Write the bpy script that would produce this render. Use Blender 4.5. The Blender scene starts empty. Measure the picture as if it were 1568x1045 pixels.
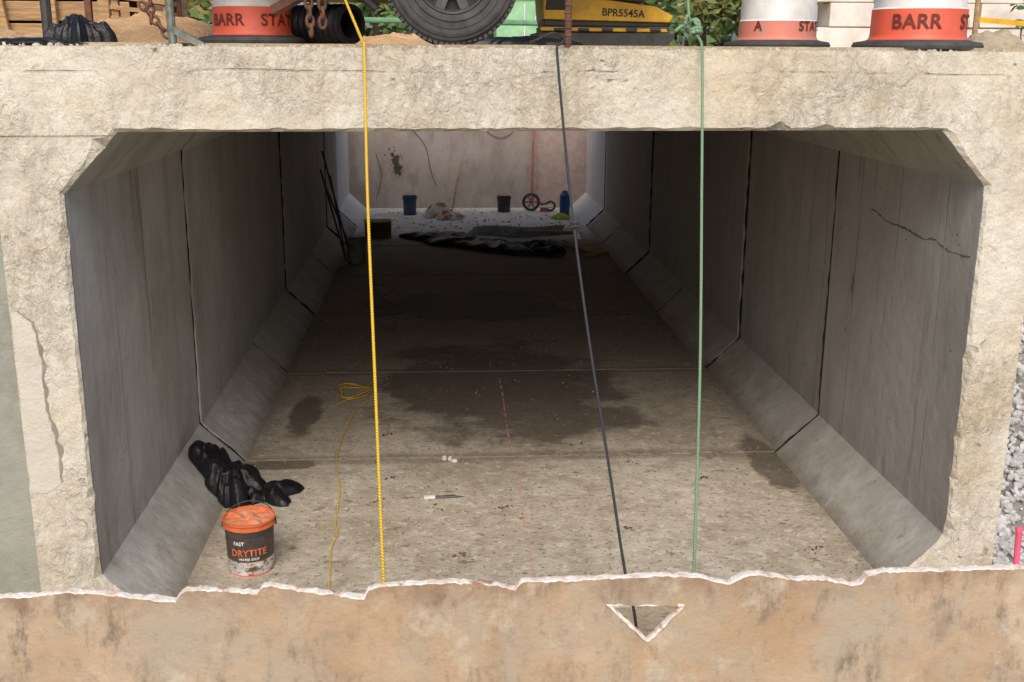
import bpy, bmesh, math, random
from mathutils import Vector, Matrix, noise
random.seed(7)
scene = bpy.context.scene
COL = scene.collection

# ------------------------------------------------------------------ helpers
def make_obj(name, verts, faces, mats, fmats=None, smooth=False, recalc=True):
    me = bpy.data.meshes.new(name)
    me.from_pydata([tuple(v) for v in verts], [], faces)
    for m in mats: me.materials.append(m)
    if fmats:
        for p, i in zip(me.polygons, fmats): p.material_index = i
    if recalc:
        bm = bmesh.new(); bm.from_mesh(me)
        bmesh.ops.recalc_face_normals(bm, faces=bm.faces)
        bm.to_mesh(me); bm.free()
    if smooth:
        for p in me.polygons: p.use_smooth = True
    ob = bpy.data.objects.new(name, me); COL.objects.link(ob)
    return ob

def group(name, parts, loc=(0, 0, 0), rotz=0.0):
    e = bpy.data.objects.new(name, None); COL.objects.link(e)
    e.empty_display_size = 0.1
    e.location = loc; e.rotation_euler = (0, 0, rotz)
    for p in parts: p.parent = e
    return e

class Geo:
    def __init__(s): s.v = []; s.f = []; s.m = []
    def add(s, vs, fs, mi=0):
        o = len(s.v); s.v += [tuple(v) for v in vs]
        s.f += [tuple(i + o for i in f) for f in fs]; s.m += [mi] * len(fs)
    def box(s, c, d, mi=0, rot=None):
        x, y, z = [a / 2 for a in d]
        vs = [Vector((i * x, j * y, k * z)) for k in (-1, 1) for j in (-1, 1) for i in (-1, 1)]
        if rot is not None: vs = [rot @ v for v in vs]
        vs = [v + Vector(c) for v in vs]
        s.add(vs, [(0, 2, 3, 1), (4, 5, 7, 6), (0, 1, 5, 4), (2, 6, 7, 3), (0, 4, 6, 2), (1, 3, 7, 5)], mi)
    def tube(s, pts, r, n=8, mi=0, caps=True, jit=0.0):
        pts = [Vector(p) for p in pts]; rings = []
        up = Vector((0.13, 0.31, 0.94)).normalized()
        for i, p in enumerate(pts):
            t = (pts[min(i + 1, len(pts) - 1)] - pts[max(i - 1, 0)]).normalized()
            a = t.cross(up)
            if a.length < 1e-3: a = t.cross(Vector((1, 0, 0)))
            a.normalize(); b = t.cross(a); up = a.cross(t) if a.cross(t).dot(up) > 0 else -a.cross(t)
            rr = (r[i] if isinstance(r, (list, tuple)) else r) * (1 + random.uniform(-jit, jit))
            rings.append([p + a * math.cos(2 * math.pi * k / n) * rr + b * math.sin(2 * math.pi * k / n) * rr for k in range(n)])
        vs = [v for g in rings for v in g]; fs = []
        for i in range(len(pts) - 1):
            for k in range(n):
                k2 = (k + 1) % n
                fs.append((i * n + k, i * n + k2, (i + 1) * n + k2, (i + 1) * n + k))
        if caps:
            fs.append(tuple(range(n))); fs.append(tuple(range((len(pts) - 1) * n, len(pts) * n)))
        s.add(vs, fs, mi)
    def lathe(s, prof, c=(0, 0, 0), n=40, axis='Z', mis=None):
        vs = []
        for j, (r, z) in enumerate(prof):
            for k in range(n):
                a = 2 * math.pi * k / n
                x, y = math.cos(a) * r, math.sin(a) * r
                if axis == 'Z': v = (x, y, z)
                elif axis == 'Y': v = (x, z, y)
                else: v = (z, x, y)
                vs.append((v[0] + c[0], v[1] + c[1], v[2] + c[2]))
        o = len(s.v); s.v += vs
        for j in range(len(prof) - 1):
            for k in range(n):
                k2 = (k + 1) % n
                s.f.append((o + j * n + k, o + j * n + k2, o + (j + 1) * n + k2, o + (j + 1) * n + k))
                s.m.append(mis[j] if mis else 0)
    def obj(s, name, mats, smooth=False, bevel=0):
        ob = make_obj(name, s.v, s.f, mats, s.m, smooth)
        if bevel:
            md = ob.modifiers.new('b', 'BEVEL'); md.width = bevel; md.segments = 2; md.limit_method = 'ANGLE'
        return ob

def smooth_path(pts, k=6):
    P = [Vector(p) for p in pts]; out = []
    P = [P[0] * 2 - P[1]] + P + [P[-1] * 2 - P[-2]]
    for i in range(1, len(P) - 2):
        for j in range(k):
            t = j / k
            a, b, c, d = P[i - 1], P[i], P[i + 1], P[i + 2]
            out.append(0.5 * ((2 * b) + (c - a) * t + (2 * a - 5 * b + 4 * c - d) * t * t + (3 * b - a - 3 * c + d) * t ** 3))
    out.append(P[-2]); return out

def lin(c): # sRGB 0-255 -> linear
    return tuple(((x / 255) / 12.92 if x / 255 <= .04045 else ((x / 255 + .055) / 1.055) ** 2.4) for x in c)

# ------------------------------------------------------------------ materials
class NT:
    def __init__(s, name):
        s.mat = bpy.data.materials.new(name); s.mat.use_nodes = True
        s.t = s.mat.node_tree; s.n = s.t.nodes; s.l = s.t.links
        s.b = s.n['Principled BSDF']; s.co = s.n.new('ShaderNodeTexCoord')
        s.vec = s.co.outputs['Object']
    def mapping(s, sc, loc=(0, 0, 0)):
        m = s.n.new('ShaderNodeMapping'); s.l.new(s.vec, m.inputs[0])
        m.inputs['Scale'].default_value = sc; m.inputs['Location'].default_value = loc
        return m.outputs[0]
    def noise(s, scale, detail=4, rough=.6, vec=None, dist=0):
        n = s.n.new('ShaderNodeTexNoise'); s.l.new(vec or s.vec, n.inputs['Vector'])
        n.inputs['Scale'].default_value = scale; n.inputs['Detail'].default_value = detail
        n.inputs['Roughness'].default_value = rough; n.inputs['Distortion'].default_value = dist
        return n.outputs['Fac']
    def vor(s, scale, feat='F1', vec=None):
        n = s.n.new('ShaderNodeTexVoronoi'); n.feature = feat; s.l.new(vec or s.vec, n.inputs['Vector'])
        n.inputs['Scale'].default_value = scale; return n.outputs['Distance']
    def ramp(s, fac, a, b, va=0., vb=1.):
        r = s.n.new('ShaderNodeMapRange'); s.l.new(fac, r.inputs[0])
        r.inputs[1].default_value = a; r.inputs[2].default_value = b
        r.inputs[3].default_value = va; r.inputs[4].default_value = vb
        return r.outputs[0]
    def math(s, op, a, b=0):
        m = s.n.new('ShaderNodeMath'); m.operation = op
        for i, v in enumerate((a, b)):
            if isinstance(v, (int, float)): m.inputs[i].default_value = v
            else: s.l.new(v, m.inputs[i])
        return m.outputs[0]
    def mix(s, fac, a, b, mode='MIX'):
        m = s.n.new('ShaderNodeMix'); m.data_type = 'RGBA'; m.blend_type = mode
        if isinstance(fac, (int, float)): m.inputs[0].default_value = fac
        else: s.l.new(fac, m.inputs[0])
        for i, v in ((6, a), (7, b)):
            if isinstance(v, tuple): m.inputs[i].default_value = (*v[:3], 1)
            else: s.l.new(v, m.inputs[i])
        return m.outputs[2]
    def color(s, c):
        if isinstance(c, tuple): s.b.inputs['Base Color'].default_value = (*c[:3], 1)
        else: s.l.new(c, s.b.inputs['Base Color'])
    def rough(s, r):
        if isinstance(r, (int, float)): s.b.inputs['Roughness'].default_value = r
        else: s.l.new(r, s.b.inputs['Roughness'])
    def bump(s, h, strength=.4, dist=.01, prev=None):
        b = s.n.new('ShaderNodeBump'); s.l.new(h, b.inputs['Height'])
        b.inputs['Strength'].default_value = strength; b.inputs['Distance'].default_value = dist
        if prev: s.l.new(prev, b.inputs['Normal'])
        s.l.new(b.outputs[0], s.b.inputs['Normal']); return b.outputs[0]
    def sep(s):
        n = s.n.new('ShaderNodeSeparateXYZ'); s.l.new(s.vec, n.inputs[0]); return n.outputs
    def band(s, x, c, w):  # 1 inside |x-c|<w, soft
        d = s.math('ABSOLUTE', s.math('SUBTRACT', x, c))
        return s.ramp(d, w * .5, w, 1, 0)

def simple(name, c, c2=None, scale=8, rough=.6, metal=0, bump=.2, bs=60, bd=.004):
    t = NT(name); c2 = c2 or tuple(x * .6 for x in c)
    f = t.ramp(t.noise(scale, 3, .65), .35, .68)
    t.color(t.mix(f, c, c2)); t.rough(rough); t.b.inputs['Metallic'].default_value = metal
    if bump: t.bump(t.noise(bs, 1), bump, bd)
    return t.mat

def concrete(name, c1, c2, c3, rough=.85, bumpk=1.0):
    t = NT(name)
    big = t.ramp(t.noise(1.6, 4, .62), .32, .7)
    med = t.ramp(t.noise(9, 4, .7), .35, .7)
    col = t.mix(big, c1, c2)
    col = t.mix(t.math('MULTIPLY', med, .55), col, c3)
    n1 = t.bump(t.noise(22, 4, .6), .55 * bumpk, .012)
    t.bump(t.noise(110, 2, .6), .5 * bumpk, .004, n1)
    t.color(col); t.rough(rough)
    return t.mat

# front face : trowelled, drip-marked concrete
t = NT('headwall_concrete')
xs, ys, zs = t.sep()
big = t.ramp(t.noise(.9, 6, .68, t.mapping((1, 1, 1.3))), .32, .68)
col = t.mix(big, lin((220, 212, 195)), lin((190, 178, 156)))
st = t.ramp(t.noise(5, 7, .75, t.mapping((1, 1, .55))), .45, .66)
col = t.mix(t.math('MULTIPLY', st, .6), col, lin((228, 223, 210)))
yl = t.ramp(t.noise(1.4, 4, .6, t.mapping((.7, 1, 1), (3, 1, 5))), .52, .72)
col = t.mix(t.math('MULTIPLY', yl, .45), col, lin((200, 174, 132)))
dk = t.ramp(t.noise(2.6, 8, .78, t.mapping((1, 1, .6), (9, 0, 2))), .54, .69)
col = t.mix(t.math('MULTIPLY', dk, .45), col, lin((150, 142, 126)))
sp = t.ramp(t.noise(100, 2, .7), .42, .66)
col = t.mix(t.math('MULTIPLY', sp, .22), col, lin((124, 116, 100)))
rz = t.ramp(t.noise(1.7, 2, .5, t.mapping((1, 1, 1), (2, 2, 8))), .42, .58)
rdn = t.noise(17, 5, .7, t.mapping((1.3, 1, .7)), .8)
n0 = t.bump(t.math('MULTIPLY', rdn, t.math('ADD', t.math('MULTIPLY', rz, .8), .2)), .85, .034)
n1 = t.bump(t.noise(4.5, 3, .6), .6, .06, n0)
n2 = t.bump(t.noise(75, 3, .7), .7, .007, n1)
dv = t.n.new('ShaderNodeVectorMath'); dv.operation = 'ADD'
nn = t.n.new('ShaderNodeTexNoise'); t.l.new(t.vec, nn.inputs['Vector']); nn.inputs['Scale'].default_value = 9
sc = t.n.new('ShaderNodeVectorMath'); sc.operation = 'SCALE'; t.l.new(nn.outputs['Color'], sc.inputs[0]); sc.inputs['Scale'].default_value = .13
t.l.new(t.vec, dv.inputs[0]); t.l.new(sc.outputs[0], dv.inputs[1])
d = t.vor(10, vec=dv.outputs[0])
sel = t.ramp(t.noise(2.3, 2), .54, .6)
h = t.math('MAXIMUM', t.ramp(d, .05, .19), t.math('SUBTRACT', 1.0, sel))
seam = t.math('MULTIPLY', t.band(t.math('ADD', zs, t.math('MULTIPLY', t.noise(1.2, 2), .05)), 2.735, .007), t.ramp(t.noise(2.2, 3, .6, t.mapping((1, 1, 1), (5, 0, 0))), .45, .58))
seam2 = t.math('MULTIPLY', t.band(zs, 2.425, .006), t.ramp(xs, -1.5, -1.45, 1, 0))
seam = t.math('MAXIMUM', seam, seam2)
col = t.mix(t.math('SUBTRACT', 1.0, h), col, t.mix(.5, col, lin((120, 111, 96))))
col = t.mix(t.math('MULTIPLY', seam, .4), col, lin((130, 122, 108)))
n3 = t.bump(h, .8, .008, n2)
t.bump(t.math('SUBTRACT', 1.0, seam), .8, .006, n3)
t.color(col); t.rough(.9); M_front = t.mat

# interior wall
t = NT('culvert_wall_concrete')
xs, yy, zz = t.sep()
big = t.ramp(t.noise(.9, 5, .64), .32, .68)
col = t.mix(big, lin((204, 204, 201)), lin((174, 171, 165)))
st = t.ramp(t.noise(3, 5, .7, t.mapping((1, 1, .18))), .48, .7)
col = t.mix(t.math('MULTIPLY', st, .55), col, lin((146, 140, 131)))
col = t.mix(t.ramp(yy, 6.8, 11, 0, .35), col, lin((160, 151, 142)))  # darker with depth: light falloff from the mouth put into the wall colour
col = t.mix(t.ramp(xs, .5, 2.5, 0, .35), col, lin((168, 157, 142)))
w2 = t.ramp(t.noise(5, 5, .7, t.mapping((1, 1, .5), (4, 4, 4))), .58, .72)
col = t.mix(t.math('MULTIPLY', w2, .35), col, lin((212, 210, 204)))
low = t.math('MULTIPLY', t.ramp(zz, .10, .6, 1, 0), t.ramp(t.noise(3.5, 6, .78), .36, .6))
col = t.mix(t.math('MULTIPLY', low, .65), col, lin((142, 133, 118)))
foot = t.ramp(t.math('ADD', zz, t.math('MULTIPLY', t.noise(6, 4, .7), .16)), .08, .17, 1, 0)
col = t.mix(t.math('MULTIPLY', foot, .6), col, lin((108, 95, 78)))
fr = t.math('FRACT', t.math('DIVIDE', t.math('ADD', yy, .1), .61))
sm = t.band(t.math('ADD', fr, t.math('MULTIPLY', t.noise(1.0, 2), .02)), .5, .011)
vert = t.math('MULTIPLY', sm, t.ramp(zz, .27, .3))
vert = t.math('MULTIPLY', vert, t.ramp(t.noise(1.4, 2, .6), .34, .48))
col = t.mix(t.math('MULTIPLY', vert, .5), col, lin((96, 88, 80)))
run = t.math('MULTIPLY', t.ramp(t.noise(8, 4, .7, t.mapping((1, 1, .07), (1, 5, 0))), .60, .72), .5)
col = t.mix(run, col, lin((104, 94, 84)))
wm = t.math('MULTIPLY', t.band(t.math('ADD', yy, t.math('MULTIPLY', t.noise(9, 4, .75), .22)), 7.06, .05), t.ramp(t.noise(11, 4, .75, t.mapping((1, 1, .5))), .5, .62))
wm = t.math('MULTIPLY', wm, t.math('MULTIPLY', t.ramp(zz, .75, .95), t.ramp(zz, 1.45, 1.65, 1, 0)))
wm = t.math('MULTIPLY', wm, t.ramp(xs, 1, 2))
col = t.mix(t.math('MULTIPLY', wm, .7), col, lin((74, 64, 56)))
col = t.mix(t.ramp(yy, 17.9, 18.2, 0, .85), col, lin((232, 231, 226)))  # walls whitened past the roof end: daylight put into the colour
n1 = t.bump(t.noise(9, 4, .55), .35, .025)
n2 = t.bump(t.noise(90, 2), .35, .004, n1)
h = t.math('MAXIMUM', t.ramp(t.vor(11), .04, .11), t.math('SUBTRACT', 1.0, t.ramp(t.noise(3, 1), .56, .6)))
col = t.mix(h, lin((110, 104, 96)), col); t.bump(t.math('SUBTRACT', h, vert), .5, .006, n2)
t.color(col); t.rough(.8); M_wall = t.mat

# floor
t = NT('culvert_floor_concrete')
xs, ys, zs = t.sep()
big = t.ramp(t.noise(1.1, 6, .7), .34, .66)
col = t.mix(big, lin((198, 187, 169)), lin((164, 151, 130)))
m2 = t.ramp(t.noise(6, 6, .75), .44, .64)
col = t.mix(t.math('MULTIPLY', m2, .6), col, lin((138, 125, 105)))
m3 = t.ramp(t.noise(14, 4, .7, t.mapping((1, 1, 1), (5, 3, 1))), .54, .64)
col = t.mix(t.math('MULTIPLY', m3, .6), col, lin((214, 206, 192)))
spk = t.ramp(t.noise(34, 2, .6, t.mapping((1, 1, 1), (2, 7, 0))), .60, .67)
col = t.mix(t.math('MULTIPLY', spk, .7), col, lin((90, 78, 64)))
sp2 = t.ramp(t.noise(6, 4, .68, t.mapping((1, 1.5, 1), (12, 7, 0))), .62, .67)
col = t.mix(t.math('MULTIPLY', sp2, .7), col, lin((94, 81, 66)))
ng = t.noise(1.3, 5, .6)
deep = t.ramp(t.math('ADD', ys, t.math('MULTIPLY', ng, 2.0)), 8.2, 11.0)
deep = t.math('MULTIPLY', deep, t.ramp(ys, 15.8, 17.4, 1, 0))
col = t.mix(t.math('MULTIPLY', deep, .72), col, lin((124, 108, 94)))  # dirt tone plus shade of the tunnel's middle, put into the floor colour
nb = t.math('MULTIPLY', t.math('SUBTRACT', t.noise(1.9, 6, .68), .5), 3.6)
def blob(cx, cy, rx, ry):
    a = t.math('POWER', t.math('DIVIDE', t.math('SUBTRACT', xs, cx), rx), 2)
    b = t.math('POWER', t.math('DIVIDE', t.math('SUBTRACT', ys, cy), ry), 2)
    return t.ramp(t.math('ADD', t.math('ADD', a, b), nb), .6, 1.15, 1, 0)
wet = t.math('MAXIMUM', blob(.5, 9.1, 1.05, 1.5), blob(1.05, 8.2, .6, .45))
wet = t.math('MAXIMUM', wet, blob(-1.1, 8.3, .14, .5))
wet = t.math('MAXIMUM', wet, blob(-1.1, 7.28, .3, .10))
wet = t.math('MAXIMUM', wet, blob(2.3, 7.2, .15, .6))
wet = t.math('MAXIMUM', wet, blob(.3, 12.2, 1.1, .8))
col = t.mix(t.math('MULTIPLY', wet, .72), col, lin((72, 60, 50)))
jm = None
for jj in (7.37, 9.56, 11.84, 14.05, 16.3):
    b = t.band(t.math('ADD', ys, t.math('MULTIPLY', ng, .16)), jj + .08, .12)
    jm = b if jm is None else t.math('MAXIMUM', jm, b)
jm = t.math('MAXIMUM', jm, t.math('MAXIMUM', t.ramp(t.math('ADD', xs, t.math('MULTIPLY', ng, .35)), -1.25, -1.08, 1, 0), t.ramp(t.math('SUBTRACT', xs, t.math('MULTIPLY', ng, .35)), 2.08, 2.27)))
col = t.mix(t.math('MULTIPLY', jm, .5), col, lin((104, 92, 76)))
daylit = t.ramp(ys, 16.6, 17.8)  # daylight from the roofless end, put into the floor colour
col = t.mix(t.math('MULTIPLY', daylit, t.ramp(m2, 0, 1, .85, .45)), col, lin((232, 227, 217)))
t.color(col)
t.rough(t.math('SUBTRACT', .92, t.math('MULTIPLY', wet, .15)))
n1 = t.bump(t.noise(7, 5, .72), .8, .022)
t.bump(t.noise(60, 2, .6), .6, .006, n1)
M_floor = t.mat

M_joint = simple('joint_mastic', (.022, .02, .018), rough=.9)
M_patch = concrete('patch_mortar', lin((208, 202, 188)), lin((188, 179, 162)), lin((214, 208, 196)), bumpk=1.2)
M_groove = simple('groove_mortar', lin((150, 143, 130)), lin((122, 115, 104)), rough=.9)
M_crack = simple('crack_edge', lin((126, 118, 106)), lin((100, 92, 82)), rough=.9)
M_jmort = simple('dirty_mortar', lin((150, 138, 118)), lin((100, 88, 72)), scale=20, rough=.95)
M_dark = simple('dark_stain', lin((80, 70, 62)), rough=.9)
M_greyconc = concrete('grey_panel_concrete', lin((158, 158, 146)), lin((130, 131, 119)), lin((168, 168, 156)))

# rusty plate
t = NT('rusted_steel_plate')
big = t.ramp(t.noise(1.3, 6, .65), .34, .66)
col = t.mix(big, lin((190, 168, 142)), lin((166, 140, 110)))
b2 = t.ramp(t.noise(2.6, 7, .75, t.mapping((1, 1, .8), (2, 0, 6))), .47, .60)
col = t.mix(t.math('MULTIPLY', b2, .75), col, lin((168, 156, 138)))
og = t.ramp(t.noise(2.0, 6, .7, t.mapping((1, 1, .6), (11, 0, 3))), .53, .68)
col = t.mix(t.math('MULTIPLY', og, .5), col, lin((172, 130, 92)))
dr = t.ramp(t.noise(7, 8, .78, t.mapping((1.2, 1, .42), (7, 0, 2))), .49, .60)
gate = t.ramp(t.noise(1.5, 5, .65, t.mapping((1, 1, 1.4), (1, 0, 4))), .44, .57)
col = t.mix(t.math('MULTIPLY', t.math('MULTIPLY', dr, gate), .8), col, lin((112, 98, 86)))
sc1 = t.ramp(t.noise(24, 5, .75, t.mapping((1, 1, .6), (3, 0, 1))), .56, .7)
col = t.mix(t.math('MULTIPLY', sc1, .45), col, lin((124, 106, 90)))
lt = t.ramp(t.noise(4, 6, .75, t.mapping((1, 1, .8), (21, 0, 1))), .55, .68)
col = t.mix(t.math('MULTIPLY', lt, .55), col, lin((208, 196, 176)))
zz = t.sep()[2]
edge = t.math('MULTIPLY', t.ramp(zz, .95, 1.05), t.ramp(t.noise(9, 7, .75), .38, .58))
col = t.mix(t.math('MULTIPLY', edge, .65), col, lin((132, 104, 82)))
t.color(col); t.rough(.78)
n1 = t.bump(t.noise(8, 5, .6), .5, .02)
t.bump(t.noise(70, 3, .6), .5, .004, n1)
M_plate = t.mat
t = NT('torch_cut_edge')
col = t.mix(t.ramp(t.noise(16, 5, .7), .44, .64), lin((236, 228, 218)), lin((208, 180, 158)))
col = t.mix(t.ramp(t.noise(7, 5, .7), .58, .67), col, lin((154, 118, 94)))
t.color(col); t.rough(.75); t.bump(t.noise(45, 3), .7, .01); M_lip = t.mat

def soil(name, a, b, c, sc=1.5):
    t = NT(name)
    col = t.mix(t.ramp(t.noise(sc, 5, .7), .35, .68), a, b)
    col = t.mix(t.math('MULTIPLY', t.ramp(t.noise(sc * 14, 3, .7), .5, .7), .6), col, c)
    t.color(col); t.rough(.95)
    n = t.bump(t.noise(6, 5, .7), .8, .05); t.bump(t.noise(50, 2, .7), .7, .012, n)
    return t.mat
M_ground = soil('ground_soil', lin((178, 161, 136)), lin((148, 133, 110)), lin((122, 110, 90)))
M_sand = soil('sand', lin((206, 168, 124)), lin((182, 142, 100)), lin((154, 118, 82)), 3)
M_grass = soil('grass', lin((96, 112, 58)), lin((74, 92, 46)), lin((120, 124, 72)), 2)
M_gravel = simple('gravel_stone', lin((206, 204, 202)), lin((146, 145, 144)), scale=14, rough=.9, bump=.4)
t = NT('black_plastic'); t.color((.008, .008, .009)); t.rough(.42); t.b.inputs['Specular IOR Level'].default_value = .35; t.bump(t.noise(30, 3, .6), .5, .012); M_blackpl = t.mat
M_rubber = simple('rubber', (.035, .035, .037), (.07, .067, .062), scale=10, rough=.8)
M_dkmetal = simple('dark_steel', (.05, .05, .055), (.09, .08, .07), rough=.5, metal=.5)
M_rust = simple('rusty_steel', lin((110, 72, 50)), lin((74, 52, 42)), scale=20, rough=.8)
M_galv = simple('galvanised_steel', lin((130, 134, 124)), lin((92, 98, 86)), scale=20, rough=.5, metal=.4)
M_orange = simple('drum_orange', lin((230, 96, 66)), lin((200, 92, 70)), scale=6, rough=.5, bump=.1)
M_orange2 = simple('drum_orange_faded', lin((218, 120, 98)), lin((196, 134, 120)), scale=9, rough=.55, bump=.1)
t = NT('reflective_white'); col = t.mix(t.ramp(t.noise(5, 4, .65), .4, .7), lin((234, 232, 230)), lin((206, 202, 196))); col = t.mix(t.ramp(t.noise(13, 5, .75), .62, .7, 0, .5), col, lin((150, 142, 130))); t.color(col); t.rough(.5); M_white = t.mat
M_txt = simple('dark_lettering', lin((92, 34, 24)), lin((110, 44, 30)), rough=.6, bump=0)
M_btxt = simple('black_lettering', (.02, .02, .02), rough=.6, bump=0)
M_yel = simple('yellow_paint', lin((240, 188, 30)), lin((206, 156, 38)), scale=7, rough=.4, bump=.15)
M_black = simple('black_paint', (.025, .025, .025), (.07, .065, .055), rough=.5)
t = NT('timber')
t.color(t.mix(t.ramp(t.noise(4, 5, .7, t.mapping((1, 6, 10))), .35, .7), lin((188, 152, 110)), lin((132, 102, 72)))); t.rough(.85); t.bump(t.noise(20, 3, .6, t.mapping((1, 6, 10))), .5, .01); M_wood = t.mat
M_greenbox = simple('green_container_paint', lin((150, 196, 152)), lin((126, 176, 134)), rough=.5)
M_cream = simple('cream_block', lin((224, 214, 203)), lin((192, 182, 171)), scale=3, rough=.9)

def rope_mat(name, c, c2):
    t = NT(name)
    w = t.n.new('ShaderNodeTexWave'); w.bands_direction = 'DIAGONAL'; t.l.new(t.vec, w.inputs[0])
    w.inputs['Scale'].default_value = 38; w.inputs['Distortion'].default_value = 1
    t.color(t.mix(w.outputs['Fac'], c, c2)); t.rough(.7); t.bump(w.outputs['Fac'], .8, .004); return t.mat
M_ryel = rope_mat('yellow_rope_fibre', lin((244, 206, 64)), lin((200, 152, 34)))
M_rblk = rope_mat('black_rope_fibre', (.02, .02, .024), (.06, .06, .065))
M_rgrn = rope_mat('green_rope_fibre', lin((100, 132, 100)), lin((144, 170, 136)))

# ------------------------------------------------------------------ dimensions (metres)
XL, XR, HW, HH, CW, CH = -1.70, 2.70, .297, .283, .256, .277
ZB, ZT, TH = 2.445, 2.817, .285
DR, DW = 18.1, 20.4
def front_y(x): return 5.045 + (x - XL) * .0568
JOINTS = [7.37, 9.56, 11.84, 14.05, 16.3, DR]

def inner_profile(exp=0.0, n=14, dx=0, dz=0):
    P = [(XL + HW, 0), (XR - HW, 0), (XR, HH), (XR, ZB - CH), (XR - CW, ZB), (XL + CW, ZB), (XL, ZB - CH), (XL, HH)]
    cnt = [70, 8, 40, 8, 70, 8, 40, 8]
    cx, cz = (XL + XR) / 2, ZB / 2
    pts = []; outs = []
    OL, OR, OB, OT = XL - TH, XR + TH, -.3, ZT
    for i in range(8):
        a, b = P[i], P[(i + 1) % 8]
        for k in range(cnt[i]):
            s = k / cnt[i]
            x, z = a[0] + (b[0] - a[0]) * s, a[1] + (b[1] - a[1]) * s
            if i == 0: o = (x, OB)
            elif i == 2: o = (OR, z)
            elif i == 4: o = (x, OT)
            elif i == 6: o = (OL, z)
            else:
                c = {1: (OR, OB), 3: (OR, OT), 5: (OL, OT), 7: (OL, OB)}[i]
                q0 = {1: (a[0], OB), 3: (OR, a[1]), 5: (a[0], OT), 7: (OL, a[1])}[i]
                q1 = {1: (OR, b[1]), 3: (b[0], OT), 5: (OL, b[1]), 7: (b[0], OB)}[i]
                o = (q0[0] + (c[0] - q0[0]) * s * 2, q0[1] + (c[1] - q0[1]) * s * 2) if s < .5 else (c[0] + (q1[0] - c[0]) * (s * 2 - 1), c[1] + (q1[1] - c[1]) * (s * 2 - 1))
            ex = exp * (1 if x > cx else -1) * min(1, abs(x - cx) / 2)
            ez = exp * (1 if z > cz else -1) * min(1, abs(z - cz) / 1.1)
            pts.append((x + ex + dx, z + ez + dz)); outs.append(o)
    return pts, outs

def culvert_segment(name, y0, y1, first=False, dx=0, dz=0, open_top=False):
    inn, outp = inner_profile(0, dx=dx, dz=dz)
    inn0, _ = inner_profile(.014 if first else .003, dx=dx, dz=dz)
    inn1, _ = inner_profile(.003, dx=dx, dz=dz)
    n = len(inn); V = []; F = []; M = []
    fy = (lambda x: front_y(x)) if first else (lambda x: y0)
    def J(a): return random.uniform(-a, a)
    rough = .004 if first else .001
    b0_ = .014 if first else .004
    chip = lambda x, z: (max(0, noise.noise(Vector((x * 9, 5, z * 9))) - .18) * .06) if first else 0
    L = []
    L.append([(x, fy(x), z + (.006 * noise.noise(Vector((x * 9, 1, 0))) if z > 2.8 else 0)) for x, z in outp])
    cx, cz = (XL + XR) / 2, ZB / 2
    L.append([(x + J(rough) + chip(x, z) * (1 if x > cx else -1) * (abs(x - cx) > 1.9), fy(x), z + J(rough) + chip(x, z) * (1 if z > cz else -1) * (abs(z - cz) > 1.1)) for x, z in inn0])
    L.append([(x, fy(x) + b0_ + abs(J(rough * 1.5)) + chip(x, z), z) for x, z in inn])
    L.append([(x, y1 - .004, z) for x, z in inn])
    L.append([(x, y1, z) for x, z in inn1])
    L.append([(x, y1, z) for x, z in outp])
    for l in L: V += l
    for j in range(6):
        j2 = (j + 1) % 6
        for k in range(n):
            k2 = (k + 1) % n
            if open_top and (min(V[j * n + k][2], V[j * n + k2][2]) > ZB - CH + .02): continue
            F.append((j * n + k, j * n + k2, j2 * n + k2, j2 * n + k))
            if first and j in (0, 1): M.append(0)
            elif j == 5: M.append(0)
            elif j in (1, 2, 3) and k < 70 : M.append(2)
            else: M.append(1)
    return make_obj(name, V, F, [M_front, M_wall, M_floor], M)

parts = []
ys0 = 5.0
DX = [0, .012, -.010, .012, -.008, .006]
for i, j in enumerate(JOINTS):
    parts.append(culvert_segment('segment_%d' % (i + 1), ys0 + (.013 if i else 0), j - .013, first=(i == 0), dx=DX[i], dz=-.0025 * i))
    ys0 = j
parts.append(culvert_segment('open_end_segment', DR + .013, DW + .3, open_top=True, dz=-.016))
g = Geo()
for j in JOINTS:
    a, _ = inner_profile(.017); n = len(a)
    vs = [(x, j - .04, z) for x, z in a] + [(x, j + .04, z) for x, z in a]
    g.add(vs, [(k, (k + 1) % n, n + (k + 1) % n, n + k) for k in range(n) if not (j == DR and min(a[k][1], a[(k + 1) % n][1]) > ZB + .0)])
    for s, X0, ddx in ((-1, XL, 0), (1, XR, 0)):
        pts = [(X0 + s * .005, j + .006 * noise.noise(Vector((j, s, q * .37))), HH + (ZB - CH - HH) * q / 50) for q in range(51)]
        g.tube(pts, [max(.003, .008 + .010 * noise.noise(Vector((j, s * 3, q * .37)))) for q in range(51)], 6)
        pts = [(X0 - s * HW * (1 - q / 12) + s * .003, j + .004 * noise.noise(Vector((j, s, q * .37))), HH * q / 12 - .003) for q in range(13)]
        g.tube(pts, [max(.004, .011 + .014 * noise.noise(Vector((j, s * 5, q * .37)))) for q in range(13)], 6)
parts.append(g.obj('joint_mastic', [M_joint]))
g = Geo()
for ji, j in enumerate(JOINTS[:2]):
    x = XL + HW + .02
    while x < XR - HW - .05:
        L = random.uniform(.04, .3)
        if random.random() < (.6 if ji == 0 else .4):
            k_ = max(4, int(L / .02)); sd = random.choice((-1, 0, 0, 1))
            pts = [(x + L * q / k_, j + sd * .016 + random.uniform(-.008, .008), -.004 - .0025 * ji) for q in range(k_ + 1)]
            g.tube(pts, [.002] + [random.uniform(.004, .011) for _ in range(k_ - 1)] + [.002], 6)
        x += L + random.uniform(0, .2)
parts.append(g.obj('joint_mortar', [M_jmort], smooth=True))
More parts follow.
